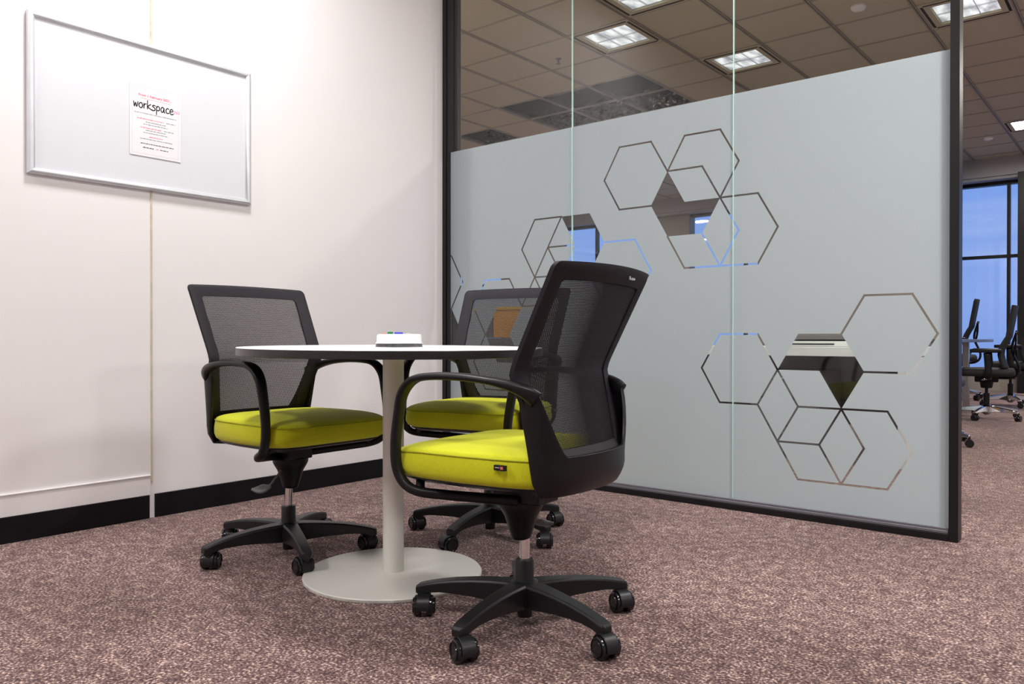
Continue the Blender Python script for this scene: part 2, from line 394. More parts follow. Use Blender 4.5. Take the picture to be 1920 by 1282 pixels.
# office: window wall with two window bands
WH, WS = 2.96, .28
bm = B(XO, XR, YW+.25, YW+.4, WH+.02, CZ); box(bm, XO, XR, YW+.25, YW+.4, 0, WS); box(bm, -7.25, -6.62, YW+.18, YW+.4, 0, CZ); box(bm, -11.1, -9.50, YW+.18, YW+.4, 0, CZ)
struct('wall_far', bm, M['office_wall'], 'brown grey wall around the office windows', 'wall')
bm = B(XO, XR, YW, YW+.25, 3.04, CZ+.3); box(bm, XO, XR, YW+.04, YW+.3, 3.0, 3.04)
struct('wall_pier', B(-4.98, -2.20, 12.2, 12.55, 0, CZ), M['office_wall'], 'brown grey pier in front of the office windows', 'wall')
bm_ = bm
struct('trim_9', bm_, M['bulkhead'], 'grey bulkhead above the office windows', 'bulkhead')
for k, (x0, x1, ms) in enumerate([(XO, -11.1, [-12.3]), (-9.50, -7.25, [-8.68]), (-6.62, XR, [-5.6, -3.4, -1.69, .1, 1.9, 3.7])]):
    w = struct('window_%d' % (k+4), B(x0, x1, YW+.30, YW+.31, WS, WH), M['window_glass'], ['leftmost office window, seen through the lowest left hexagons', 'narrow office window between two brown piers', 'long office window right of the piers'][k], 'window')
    bm = B(x0, x1, YW+.24, YW+.36, WH-.01, WH+.05); box(bm, x0, x1, YW+.24, YW+.36, WS-.05, WS+.02); box(bm, x0, x1, YW+.26, YW+.34, 1.905, 1.95)
    for m_ in ms: box(bm, m_-.02, m_+.02, YW+.25, YW+.35, WS, WH)
    obj('window_frame', bm, M['frame'], w, bevel=.004)
struct('trim_10', B(-1.535, -1.30, YW-.12, YW+.2, 0, 3.04), M['frame'], 'dark column in front of the office window', 'column')

# ================================================================= CEILING THINGS
def ceiling_light(i, j, lens, label, group=None, cells=True):
    x, y = GX+.6*i+.3, GY+.6*j+.3
    t = tag(empty('ceiling_light', (x, y, CZ)), label, 'ceiling light', group)
    bm = bmesh.new()   # trim ring with dark slots
    for a, b, c, d in ((-.295, .295, -.295, -.21), (-.295, .295, .21, .295), (-.295, -.21, -.21, .21), (.21, .295, -.21, .21)):
        box(bm, a, b, c, d, -.006, .02)
    for s in (-1, 1):
        box(bm, -.25, .25, s*.262-.010, s*.262+.010, -.0075, -.005, mi=1); box(bm, s*.262-.010, s*.262+.010, -.25, .25, -.0075, -.005, mi=1)
    obj('frame', bm, [M['tile'], M['void']], t, bevel=.001)
    bm = bmesh.new(); vv = [bm.verts.new(p) for p in ((-.205, -.205, .012), (-.205, .205, .012), (.205, .205, .012), (.205, -.205, .012))]; bm.faces.new(vv)
    obj('diffuser', bm, lens, t)
    if cells:
        bm = bmesh.new(); box(bm, -.205, .205, -.002, .002, -.002, .010)
        for q in (-.07, .07): box(bm, q-.002, q+.002, -.205, .205, -.002, .010)
        obj('louvre', bm, M['alu'], t)
    return t
OL = ['square ceiling light with dark slots nearest above the glass centre', 'square ceiling light crossed by the right glass seam', 'square ceiling light cut by the top edge of the photo',
      'square ceiling light partly hidden by the dark end post']
FAR = ['above the desk behind the glass', 'deep in the office, left of the ceiling opening', 'near the camera side of the office, far right', 'at the far right corner of the office',
       'at the far left of the office', 'at the back left, near the windows', 'at the back right, near the windows']
for k, (i, j) in enumerate(office_lights):
    if k < 4: ceiling_light(i, j, M['lens'], OL[k], 'square louvred ceiling lights behind the glass')
    else: ceiling_light(i, j, M['fill_lamp'], 'added unseen office fill light '+FAR[k-4], 'added unseen office fill lights', False)  # added fill lamps, all outside the view
NEAR = ['nearest the whiteboard', 'behind the camera, beside the whiteboard wall', 'beside the end post of the glass partition', 'almost straight above the camera', 'far to the right of the camera']
for k, (i, j) in enumerate(room_lights): ceiling_light(i, j, M['lamp'], 'bright square meeting area ceiling light '+NEAR[k], 'meeting area ceiling lights', False)

def sprinkler(x, y, label):
    bm = bmesh.new(); lathe(bm, [(.028, 0), (.028, -.004), (.010, -.008), (.009, -.03), (.005, -.032), (.005, -.045), (.022, -.046), (.022, -.049)], 16)
    return tag(obj('sprinkler', bm, M['rail'], loc=(x, y, CZ), auto=30), label, 'sprinkler')
sprinkler(-1.672*2.537, 2.288*2.537, 'small ceiling sprinkler seen through the leftmost glass panel')
def detector(x, y, label):
    bm = bmesh.new(); lathe(bm, [(.055, .0), (.055, -.012), (.045, -.026), (.02, -.034)], 24)
    return tag(obj('smoke_detector', bm, M['white_plastic'], loc=(x, y, CZ), smooth=True, auto=35), label, 'smoke detector')
detector(-.71*2.537, 2.503*2.537, 'round white smoke detector seen through the rightmost glass panel')
detector(-.672*2.537, 4.549*2.537, 'small round detector on the ceiling right of the end post, near the windows')

# foil duct in the void
bm = bmesh.new(); rings = []
for k in range(70):
    x = -7.4+k*.062; rr = []
    for a in range(22):
        an = 2*PI*a/22; r = .27+random.uniform(-.022, .022)+.012*math.sin(k*1.3)
        rr.append(Vector((x, 8.62+.05*math.sin(k*.1)+r*1.0*math.cos(an), 3.62+r*math.sin(an)*.8)))
    rings.append(rr)
loft(bm, rings)
tag(obj('air_duct', bm, M['foil']), 'crinkled silver foil air duct in the dark opening of the ceiling', 'air duct')
bm = bmesh.new(); path = catmull([(-5.6, 7.05, 3.50), (-5.0, 6.98, 3.46), (-4.4, 7.02, 3.50), (-3.6, 7.1, 3.55)], 8)
sweep(bm, path, lambda t: (.05, .05), (0, 0, 1), 12, 2)
tag(obj('ceiling_pipe', bm, M['grey_plastic'], smooth=True), 'grey pipe running in the ceiling opening beside the foil duct', 'pipe')

# ================================================================= TASK CHAIR
def back_pt(u, t):
    """backrest surface; t 0 bottom .. 1 top, u -1..1"""
    K = [(0, .189, -.182, .462, .022), (.40, .229, -.117, .652, .045), (.46, .230, -.113, .672, .046), (.52, .231, -.122, .696, .045), (1, .240, -.240, .930, .030)]
    for a, b in zip(K, K[1:]):
        if t <= b[0] or b is K[-1]:
            s = (t-a[0])/(b[0]-a[0]); w, y, z, bow = [a[i]+(b[i]-a[i])*s for i in (1, 2, 3, 4)]; break
    return Vector((u*w, y-bow*(1-u*u), z + .006*(1-u*u)*t))
def tz(z): # t for a height
    return .4*(z-.462)/.19 if z < .652 else .4+.6*(z-.652)/.278

def build_chair_meshes():
    T = empty('task_chair', (0, 0, 0))
    P_ = {}
    # seat cushion ------------------------------------------------
    def ring(sx, sy, z, drop=0, n=64, pw=6.2, crown=0):
        r = []
        for k in range(n):
            a = 2*PI*k/n; c, s = math.cos(a), math.sin(a)
            x = .243*sx*math.copysign(abs(c)**(2/pw), c); y = .041+.242*sy*math.copysign(abs(s)**(2/pw), s)
            q_ = max(0, min(1, (.0-y)/.19)); x *= 1-.19*q_*q_*(3-2*q_)
            zz = z - drop*max(0, (y-.12)/.14)**2 - .006*max(0, (-y-.05)/.17)
            r.append(Vector((x, y, zz)))
        return r
    bm = bmesh.new()
    prof = [(.86, .86, .404, 0), (.93, .93, .403, 0), (.975, .975, .410, 0), (1.0, 1.0, .425, .003), (1.0, 1.0, .445, .008), (.985, .985, .462, .013), (.965, .965, .4715, .016),
            (.93, .93, .4755, .018), (.85, .85, .480, .018), (.7, .7, .484, .014), (.45, .45, .487, .010), (.2, .2, .488, .005)]
    loft(bm, [ring(p[0], p[1], p[2]+(.003 if p[2] > .45 else -.003), p[3]*.45) for p in prof])
    P_['seat'] = s = obj('seat', bm, M['fabric'], T, smooth=True)
    bm = bmesh.new(); r = ring(.987, .987, .4675, .0060); r.append(r[0]); 
    sweep(bm, [Vector(p) for p in r], lambda t: (.0022, .0022), (0, 0, 1), 6, 2)
    obj('piping', bm, M['piping'], s, smooth=True)
    bm = B(-.2365, -.2275, -.102, -.070, .444, .4565); box(bm, -.2372, -.2364, -.097, -.089, .4475, .454, mi=1); box(bm, -.2372, -.2364, -.086, -.074, .4500, .452, mi=2)
    obj('care_tag', bm, [M['plastic'], M['red'], M['alu']], s)['label'] = 'small black tag sewn into the seat seam'
    # seat pan
    bm = bmesh.new()
    loft(bm, [ring(.62, .70, .384), ring(.86, .86, .388), ring(.93, .93, .396), ring(.925, .925, .405)])
    obj('seat_pan', bm, M['plastic'], T, smooth=True, auto=50)
    # backrest border: ring of cells around the mesh -----------------
    NU, NT = 28, 30
    us = [-1+2*i/NU for i in range(NU+1)]
    ts = sorted(set([i/NT for i in range(NT+1)]))
    def border(u, t):  # distance to the inner polygon in metres (approx.)
        p = back_pt(u, t); w = abs(back_pt(1, t).x)
        return min(w-abs(p.x)-.040, .890-p.z, p.z-.488)
    bm = bmesh.new(); grid = {}
    # explicit rings: outer outline -> inner outline
    def outline(off, top, bot, cr):
        pts = []
        zt, zb = top, bot
        def edge(z): return abs(back_pt(1, tz(z)).x)-off
        zs = [zb+(zt-zb)*i/24 for i in range(25)]
        right = [(edge(z), z) for z in zs]
        # round the top corners
        right = [(x-(cr*(1-math.sqrt(max(0, 1-((z-(zt-cr))/cr)**2))) if z > zt-cr else 0), z) for x, z in right]
        zsx = [zt-cr+cr*math.sin(i*PI/2/6) for i in range(1, 7)]
        right = [p for p in right if p[1] <= zt-cr] + [(edge(z)-cr*(1-math.sqrt(max(0, 1-((z-(zt-cr))/cr)**2))), z) for z in zsx]
        while len(right) > 0 and False: pass
        right = [(right[int(round(i*(len(right)-1)/29))]) for i in range(30)] if len(right) < 30 else right[:30]
        topx = right[-1][0]
        tp = [(topx*(1-2*i/16), zt) for i in range(1, 16)]
        left = [(-x, z) for x, z in right[::-1]]
        botx = right[0][0]
        bt = [(-botx*(1-2*i/16), zb) for i in range(1, 16)]
        return right+tp+left+bt
    def to3(x, z, dy=0, lift=True):
        t = tz(z); w = abs(back_pt(1, t).x); u = x/w
        p = back_pt(u, t); p.y += dy; return p
    outer = outline(0, .928, .462, .016); mid = outline(.012, .917, .470, .012); inner = outline(.042, .888, .488, .010)
    f0 = [to3(x, z, .004) for x, z in outer]; f1 = [to3(x, z, .009) for x, z in mid]; f2 = [to3(x, z, .004) for x, z in inner]
    b2 = [to3(x, z, -.005) for x, z in inner]; b1 = [to3(x, z, -.013) for x, z in mid]; b0 = [to3(x, z, -.008) for x, z in outer]
    vr = loft(bm, [f0, f1, f2, b2, b1, b0], False, False)
    n = len(f0)
    for i in range(n): bm.faces.new((vr[-1][i], vr[-1][(i+1) % n], vr[0][(i+1) % n], vr[0][i]))
    bmesh.ops.recalc_face_normals(bm, faces=bm.faces)
    bf = obj('back_frame', bm, M['band'], T, smooth=True, auto=50)
    # badge on the rear of the top band
    c = to3(.095, .905, -.0135)
    bm = bmesh.new()
    for dx, w, h, dz in ((-.014, .006, .009, 0), (-.004, .004, .006, -.002), (.003, .004, .006, -.002), (.011, .006, .005, -.002)):
        box(bm, c.x+dx-w/2, c.x+dx+w/2, c.y-.0012, c.y+.002, c.z+dz-h/2, c.z+dz+h/2, mtx=None)
    obj('badge', bm, M['alu'], bf)['label'] = 'tiny silver badge on the back of the top band'
    # woven mesh: real strands -----------------------------------
    bm = bmesh.new(); pit = .0034; r_ = .00072
    def strand(pts):
        vs_ = []
        for p in pts:
            vs_.append([bm.verts.new(p+Vector(d)) for d in strand.off])
        for a, b in zip(vs_, vs_[1:]):
            for i in range(4): bm.faces.new((a[i], a[(i+1) % 4], b[(i+1) % 4], b[i]))
    z = .484
    strand.off = [(0, -r_*.8, -r_), (0, r_*.8, -r_), (0, r_*.8, r_), (0, -r_*.8, r_)]
    while z < .892:
        w = abs(back_pt(1, tz(z)).x)-.037
        strand([to3(-w+2*w*i/20, z, -.001) for i in range(21)]); z += pit
    x = -.205
    strand.off = [(-r_, -r_*.8, 0), (r_, -r_*.8, 0), (r_, r_*.8, 0), (-r_, r_*.8, 0)]
    while x < .205:
        zz = [.484+(.892-.484)*i/34 for i in range(35)]
        pts = [to3(x, q, .001) for q in zz if abs(x) <= abs(back_pt(1, tz(q)).x)-.037]
        if len(pts) > 1: strand(pts)
        x += pit
    obj('back_mesh', bm, M['mesh'], T)
    # moulded shell around the rear of the seat ---------------------
    bm = bmesh.new()
    cols = []; NA = 40
    for k in range(NA+1):
        th = math.radians(-90+180*k/NA); ad = abs(math.degrees(th))
        s = max(0, min(1, (ad-46)/36)); s2 = s*s*(3-2*s)*.35+s*.65
        rim = .476+.160*s2
        col = []
        for q in range(9):
            z = .384+(rim-.384)*q/8
            g = max(0, (z-.46)/.175); lo = max(0, (.43-z)/.046)
            a = .203+.012*g**1.1 - .020*lo**1.6; bb = .070-.02*lo**1.6; yc = -.165+.004*g
            col.append(Vector((a*math.sin(th), yc-bb*math.cos(th)-.02*g*math.cos(th), z)))
        cols.append(col)
    vg = [[bm.verts.new(p) for p in c_] for c_ in cols]
    for a, b in zip(vg, vg[1:]):
        for i in range(8): bm.faces.new((a[i], b[i], b[i+1], a[i+1]))
    # underside flange reaching below the seat
    fl = [bm.verts.new(Vector((p[0].x*.72, -.02-.0+.60*(p[0].y+.02), .381))) for p in cols]
    for i in range(NA): bm.faces.new((vg[i+1][0], vg[i][0], fl[i], fl[i+1]))
    # forward side panels joining the arms
    for sgn, e in ((-1, vg[0]), (1, vg[-1])):
        pr = []
        for i, v in enumerate(e):
            z = v.co.z; q = i/8
            pr.append(bm.verts.new(Vector((v.co.x*(.995), v.co.y+.004+.035*q, z+(.0 if i < 8 else .004)))))
        for i in range(8):
            f = (e[i], e[i+1], pr[i+1], pr[i]) if sgn > 0 else (e[i+1], e[i], pr[i], pr[i+1])
            bm.faces.new(f)
    bmesh.ops.recalc_face_normals(bm, faces=bm.faces)
    obj('back_shell', bm, M['plastic'], T, smooth=True, solid=.010, bevel=.003, auto=60)
    # arms -----------------------------------------------------------
    for sg in (-1, 1):
        pts = [(.212, -.176, .612), (.219, -.155, .628), (.229, -.118, .643), (.240, -.06, .655), (.249, .02, .662), (.252, .11, .661), (.252, .168, .650), (.252, .204, .615), (.251, .219, .56),
               (.250, .230, .49), (.249, .228, .43), (.245, .208, .389), (.235, .170, .368), (.19, .118, .357), (.12, .05, .345), (.05, -.01, .333)]
        path = catmull([(sg*a, b, c) for a, b, c in pts], 6)
        def size(t):
            K = [(0, .010, .022), (.05, .014, .020), (.12, .019, .014), (.2, .023, .010), (.38, .022, .0095), (.48, .018, .011), (.62, .0145, .012), (.75, .0135, .012), (1, .0145, .0135)]
            for a, b in zip(K, K[1:]):
                if t <= b[0]:
                    s = (t-a[0])/(b[0]-a[0]); return a[1]+(b[1]-a[1])*s, a[2]+(b[2]-a[2])*s
            return K[-1][1:]
        bm = bmesh.new()
        # width direction turns from sideways to across the inward run
        rings = []; n = 14
        for i, p in enumerate(path):
            a = path[max(0, i-1)]; b = path[min(len(path)-1, i+1)]; tt = (b-a).normalized(); t = i/(len(path)-1)
            wd0 = Vector((1, 0, 0)).lerp(Vector((.75, -.66*sg*sg*1.0 if sg > 0 else .66, 0)), max(0, min(1, (t-.70)/.2)))
            wd = (wd0-tt*wd0.dot(tt)).normalized(); nd = tt.cross(wd); hw, ht = size(t)
            rings.append([p+wd*hw*math.copysign(abs(math.cos(2*PI*k/n))**.8, math.cos(2*PI*k/n))+nd*ht*math.copysign(abs(math.sin(2*PI*k/n))**.8, math.sin(2*PI*k/n)) for k in range(n)])
        loft(bm, rings)
        # bracket up to the seat pan
        br = catmull([(sg*.225, .165, .366), (sg*.215, .178, .380), (sg*.19, .19, .392), (sg*.14, .17, .393)], 5)
        sweep(bm, br, lambda t: (.012, .009), (1, 0, 0), 10)
        bmesh.ops.recalc_face_normals(bm, faces=bm.faces)
        obj('armrest', bm, M['plastic'], T, smooth=True)
    # mechanism -------------------------------------------------------
    bm = bmesh.new()
    lathe(bm, [(.022, .222), (.026, .224), (.034, .25), (.045, .285), (.054, .300), (.060, .312), (.061, .326), (.056, .334), (.02, .338)], 32, (0, .012))
    box(bm, -.05, .05, -.075, .07, .325, .386)
    mech = obj('tilt_mechanism', bm, M['plastic'], T, bevel=.006, auto=45)
    bm = bmesh.new(); sweep(bm, catmull([(.040, .02, .292), (.078, .034, .266), (.106, .042, .246)], 5), lambda t: (.0035, .0035), (0, 1, 0), 8, 2)
    sweep(bm, catmull([(.104, .048, .246), (.120, .036, .239), (.134, .020, .236), (.146, .000, .235)], 5), lambda t: (.006+.016*math.sin(PI*min(1, t+.06)), .004+.004*math.sin(PI*t)), (1, .0, -.5), 12, 2.2)
    lv = obj('height_lever', bm, M['grey_plastic'], mech, smooth=True)
    lv['label'] = 'grey paddle lever'
    # gas lift
    bm = bmesh.new(); lathe(bm, [(.0137, .15), (.0137, .232)], 24)
    P_['rod'] = obj('gas_lift', bm, M['chrome'], T, smooth=True, auto=40)
    # base -------------------------------------------------------------
    bm = bmesh.new(); lathe(bm, [(.0185, .018), (.0195, .022), (.0195, .06), (.043, .052), (.047, .07), (.046, .100), (.036, .111), (.026, .114), (.0245, .118), (.0245, .166), (.022, .170), (.0145, .170)], 36)
    base = obj('star_base', bm, M['base_plastic'], T, smooth=True, auto=35)
    leg_me = None; cast = None
    prof = [(.020, .110, .052, .030), (.045, .1115, .050, .027), (.09, .1105, .056, .0235), (.14, .1075, .062, .021), (.19, .1025, .065, .0195), (.235, .0955, .0655, .0185), (.262, .0900, .062, .018), (.285, .0845, .057, .0178), (.300, .0800, .057, .0160), (.305, .0740, .058, .0120)]
    bm = bmesh.new(); rings = []
    for x, zt, zb, hw in prof:
        ch = hw*.30; h = zt-zb
        rings.append([Vector((x, -hw*.92, zb)), Vector((x, hw*.92, zb)), Vector((x, hw*1.03, zt-.006)), Vector((x, hw*.84, zt)), Vector((x, -hw*.84, zt)), Vector((x, -hw*1.03, zt-.006))])
    loft(bm, rings); lathe(bm, [(.012, .050), (.014, .052), (.014, .064)], 16, (.283, 0))
    bmesh.ops.recalc_face_normals(bm, faces=bm.faces)
    leg = obj('base_leg', bm, M['base_plastic'], base, bevel=.0012, auto=28)
    # caster: origin at stem, wheels trail in -x
    bm = bmesh.new()
    R_ = Matrix.Rotation(PI/2, 4, 'X')
    def drum(bm, r, y0, y1, a0=0, a1=360, cx=-.018, cz=.0275, n=28, rin=None):
        rings = []
        for y, rr in ((y0, r*.9), (y0+.0015, r*.985), (y0+.004, r), (y1-.004, r), (y1-.0015, r*.985), (y1, r*.9)):
            rings.append([Vector((cx+rr*math.cos(math.radians(a0+(a1-a0)*k/n)), y, cz+rr*math.sin(math.radians(a0+(a1-a0)*k/n)))) for k in range(n+1 if a1-a0 < 360 else n)])
        full = a1-a0 >= 360
        loft(bm, rings, full, full, closed=full)
    # hood: thick half drum
    n = 22; sec = []
    for k in range(n+1):
        a = math.radians(-28+220*k/n)
        co, si = math.cos(a), math.sin(a)
        ri, ro = .0290, .0330
        sec.append([Vector((-.018+ro*co, -.0175, .0275+ro*si)), Vector((-.018+ro*co, .0175, .0275+ro*si)), Vector((-.018+ri*co, .0175, .0275+ri*si)), Vector((-.018+ri*co, -.0175, .0275+ri*si))])
    loft(bm, sec)
    box(bm, -.026, .006, -.0035, .0035, .016, .058)
    lathe(bm, [(.0125, .044), (.0125, .062), (.006, .064)], 18)
    cast = obj('caster', bm, M['base_plastic'], T, bevel=.0015, auto=35)
    for s in (-1, 1):
        bm = bmesh.new(); drum(bm, .0275, min(s*.007, s*.0255), max(s*.007, s*.0255))
        drum(bm, .021, min(s*.0255, s*.027), max(s*.0255, s*.027))
        obj('wheel', bm, M['gloss_black'], cast, smooth=True, auto=30)
    return T, base, leg, cast
T0, base0, leg0, cast0 = build_chair_meshes()

def kids(o): return [c for c in bpy.data.objects if c.parent == o]
def copy_tree(o, parent=None):
    ch = kids(o); c = o.copy(); C.objects.link(c); c.parent = parent
    for k in ch: copy_tree(k, c)
    return c
def finish_chair(T, dz, wrot, psi, swivels):
    """legs, casters and height of one chair; wrot = world angle of a base leg"""
    loc0 = wrot-(psi-90)
    base = leg = cast = None
    for k in kids(T):
        n = k.name.split('.')[0]
        if n == 'star_base': base = k
        elif n == 'caster': cast = k
        elif n == 'gas_lift': k.location.z = 0; k.scale.z = 1; k.location.z = dz*.6; 
        else: k.location.z = dz
    leg = [k for k in kids(base)][0]
    base.rotation_euler.z = math.radians(loc0)
    for q in range(5):
        l = leg if q == 0 else leg.copy()
        if q: C.objects.link(l); l.parent = base
        l.rotation_euler.z = 2*PI*q/5
        c = cast if q == 0 else copy_tree(cast, T)
        a = math.radians(loc0)+2*PI*q/5
        c.location = (.283*math.cos(a), .283*math.sin(a), 0)
        c.rotation_euler.z = math.radians(swivels[q]-(psi-90))
CHAIRS = [  # x, y, facing, dz, world base angle, caster world angles, label
 (-1.304, 1.635, 184.8, 0.0, 60.8, [150, 160, 130, 156, 158], 'lime seated mesh back chair nearest the camera, seen from behind'),
 (-2.357, 1.629, 1.2, .012, 48.0, [354, 200, 330, 310, 350], 'lime seated mesh back chair nearest the whiteboard, left of the table'),
 (-2.005, 2.299, -76.2, .029, 67.0, [156, 160, 340, 76, 130], 'lime seated mesh back chair behind the table, closest to the glass corner')]
trees = [T0]+[copy_tree(T0) for _ in CHAIRS[1:]]
for T, (x, y, psi, dz, wr, sw, lab) in zip(trees, CHAIRS):
    T.location = (x, y, 0); T.rotation_euler.z = math.radians(psi-90)
    tag(T, lab, 'chair', 'lime and black task chairs round the table')
    finish_chair(T, dz, wr, psi, sw)

# ================================================================= ROUND TABLE
TX, TY = -1.895, 1.702
t = tag(empty('round_table', (TX, TY, 0)), 'round white table with dark edge and cream pedestal between the lime chairs', 'table')
tilt = Matrix.Rotation(math.radians(.25), 4, Vector((math.cos(YAW+PI/2), math.sin(YAW+PI/2), 0))) @ Matrix.Rotation(math.radians(.30), 4, Vector((math.cos(YAW), math.sin(YAW), 0)))
bm = bmesh.new(); R = .478
lathe(bm, [(R-.004, .7015), (R, .703), (R, .7215), (R-.001, .7245)], 96, cap0=True, cap1=False, mi=1)
vr = [v for v in bm.verts if abs(v.co.z-.7245) < 1e-5]
ring = [Vector(((R-.001)*math.cos(2*PI*i/96), (R-.001)*math.sin(2*PI*i/96), .7245)) for i in range(96)]
ring2 = [Vector(((R-.003)*math.cos(2*PI*i/96), (R-.003)*math.sin(2*PI*i/96), .7262)) for i in range(96)]
loft(bm, [ring, ring2], False, True, mi=0)
bmesh.ops.remove_doubles(bm, verts=bm.verts, dist=1e-5)
top = obj('tabletop', bm, [M['table_white'], M['table_edge']], t, smooth=True, auto=30)
top.matrix_local = Matrix.Translation((0, 0, .72)) @ tilt @ Matrix.Translation((0, 0, -.72))
top['label'] = 'white laminate top with dark edge band'
bm = bmesh.new(); lathe(bm, [(.0335, .0118), (.0335, .7005)], 40)
lathe(bm, [(.0345, .6985), (.085, .6995), (.085, .7022)], 40)
obj('column', bm, M['cream'], t, smooth=True, auto=30)
bm = bmesh.new(); lathe(bm, [(.2815, .0), (.2825, .0015), (.2825, .008)], 96, mi=1); lathe(bm, [(.2825, .008), (.280, .0115), (.05, .0123), (.0338, .0135)], 96, cap0=False, cap1=False)
obj('base_disc', bm, [M['cream'], M['chip']], t, smooth=True, auto=30)

# whiteboard eraser on the table
ex = empty('whiteboard_eraser', (-1.888, 1.722, .7265), YAW)
tag(ex, 'white block eraser with red, green and blue markings on the round table', 'eraser')
bm = bmesh.new()
def eb(pts, z0, z1): loft(bm, [[Vector((x, y, z0)) for x, y in pts], [Vector((x, y, z1)) for x, y in pts]])
ol = [(-.073, -.022), (-.010, -.040), (.070, -.012), (.073, .010), (.0, .035), (-.070, .012)]
for k in range(3): eb([(x*(1-.008*k), y*(1-.02*k)) for x, y in ol], .0006+k*.0035, .0006+k*.0035+.003)
obj('felt_pad', bm, M['felt'], ex)
bm = bmesh.new(); s = lambda f, dx=0: [Vector((x*f+dx, y*f, 0)) for x, y in ol]
rows = [(1.01, 0, .0112), (1.01, 0, .0135), (.96, .0, .015), (.955, .0, .034), (.93, 0, .039), (.86, .002, .0415)]
loft(bm, [[p+Vector((0, 0, z)) for p in s(f, dx)] for f, dx, z in rows])
obj('body', bm, M['white_plastic'], ex, bevel=.0015)
for nm, m_, a in (('red_marking', 'red', (-.056, -.040, -.010, .41)), ('green_marking', 'green', (-.037, -.018, -.018, 1)), ('blue_marking', 'blue', (-.014, .014, -.022, .8)), ('grey_marking', 'grey_mark', (.022, .040, -.012, .5))):
    bm = bmesh.new(); x0, x1, y0, f = a
    z = .0414
    loft(bm, [[Vector((x0, y0, z)), Vector((x0+(x1-x0)*.45, y0-.006, z)), Vector((x1, y0+.004, z)), Vector((x1-.002, y0+.018, z)), Vector((x0+.004, y0+.014, z))],
              [Vector((x0+.001, y0+.001, z+.007*f)), Vector((x0+(x1-x0)*.45, y0-.004, z+.006*f)), Vector((x1-.001, y0+.005, z+.007*f)), Vector((x1-.004, y0+.016, z+.007*f)), Vector((x0+.005, y0+.012, z+.008*f))]])
    obj(nm, bm, M[m_], ex, bevel=.0004)

# ================================================================= WHITEBOARD
wy0, wy1, wz0, wz1, wx = 1.118, 2.050, 1.3705, 1.977, XL
wb = tag(empty('whiteboard', (wx, (wy0+wy1)/2, wz0)), 'white board in a silver aluminium frame hung on the white wall', 'whiteboard')
oy, oz = (wy0+wy1)/2, wz0
def rel(bm):
    bmesh.ops.translate(bm, verts=bm.verts, vec=(-wx, -oy, -oz)); return bm
obj('board', rel(B(wx+.003, wx+.012, wy0+.02, wy1-.02, wz0+.012, wz1-.012)), M['board'], wb)
sec = [(.0, .001), (.0, .017), (.004, .0215), (.010, .0235), (.017, .0225), (.024, .018), (.027, .0125), (.027, .002)]   # (inward, out of the wall)
for nm in ('top', 'bottom', 'left', 'right'):
    bm = bmesh.new(); ends = []
    for e in (0, 1):
        r = []
        for a, h in sec:
            az = a*.85
            if nm == 'bottom': p = (wx+h, (wy0+a) if e == 0 else (wy1-a), wz0+az)
            if nm == 'top': p = (wx+h, (wy0+a) if e == 0 else (wy1-a), wz1-az)
            if nm == 'left': p = (wx+h, wy0+a, (wz0+az) if e == 0 else (wz1-az))
            if nm == 'right': p = (wx+h, wy1-a, (wz0+az) if e == 0 else (wz1-az))
            r.append(Vector(p))
        ends.append(r)
    loft(bm, ends); bmesh.ops.recalc_face_normals(bm, faces=bm.faces)
    obj('frame_rail', rel(bm), M['alu'], wb, smooth=True, auto=60)

# notice fixed to the board
px_, py0, pz0, PW, PH = XL+.0128, 1.4945, 1.508, .218, .2975
nt_ = tag(empty('paper_notice', (px_, py0, pz0)), 'small white paper notice with black handwritten workspace heading on the whiteboard', 'notice')
obj('sheet', B(0, .0022, 0, PW, 0, PH), M['paper'], nt_, bevel=.0006)
def flat(name, quads, m, x=.0024):
    bm = bmesh.new()
    for a, b, c, d in quads:
        vv = [bm.verts.new((x, *p)) for p in (a, b, c, d)]; bm.faces.new(vv)
    bmesh.ops.recalc_face_normals(bm, faces=bm.faces)
    return obj(name, bm, m, nt_)
def rq(y0, y1, z0, z1): return ((y0, z0), (y1, z0), (y1, z1), (y0, z1))
q = .010
flat('border_line', [rq(q, PW-q, q, q+.0012), rq(q, PW-q, PH-q-.0012, PH-q), rq(q, q+.0012, q, PH-q), rq(PW-q-.0012, PW-q, q, PH-q)], M['line_ink'])
def words(yc, z, width, h=.0026, seed=0):
    rnd = random.Random(seed); out = []; y = yc-width/2
    while y < yc+width/2-.003:
        w = min(rnd.uniform(.005, .017), yc+width/2-y)
        a = 0
        while a < w-.0006:      # letter-like ticks
            c = rnd.uniform(.0010, .0018); out.append(rq(y+a, y+a+c*.86, z-h*.62, z+h*.62*rnd.uniform(.5, 1.2))); a += c
        y += w+.0022
    return out
cy = PW/2
for dy, z, w, sd in ((0, .178, .178, 1), (.064, .155, .040, 2), (0, .1435, .085, 3), (0, .1335, .105, 4), (.056, .119, .042, 5), (0, .1095, .085, 6), (0, .099, .105, 7), (.004, .073, .140, 8)):
    flat('grey_line', words(cy+dy, z, w, seed=sd), M['grey_ink'])
for dy, z, w, h, sd in ((.006, .0535, .140, .0030, 9), (-.03, .037, .048, .0036, 10), (.036, .037, .036, .003, 12)): flat('dark_line', words(cy+dy, z, w, h, seed=sd), M['ink'])
for dy, z, w, h, sd in ((-.022, .155, .112, .0032, 13), (-.020, .119, .088, .0032, 14), (0, .0835, .056, .0030, 15), (0, .239, .130, .0016, 16)): flat('pink_line', words(cy+dy, z, w, h, seed=sd), M['pale_pink_ink'])
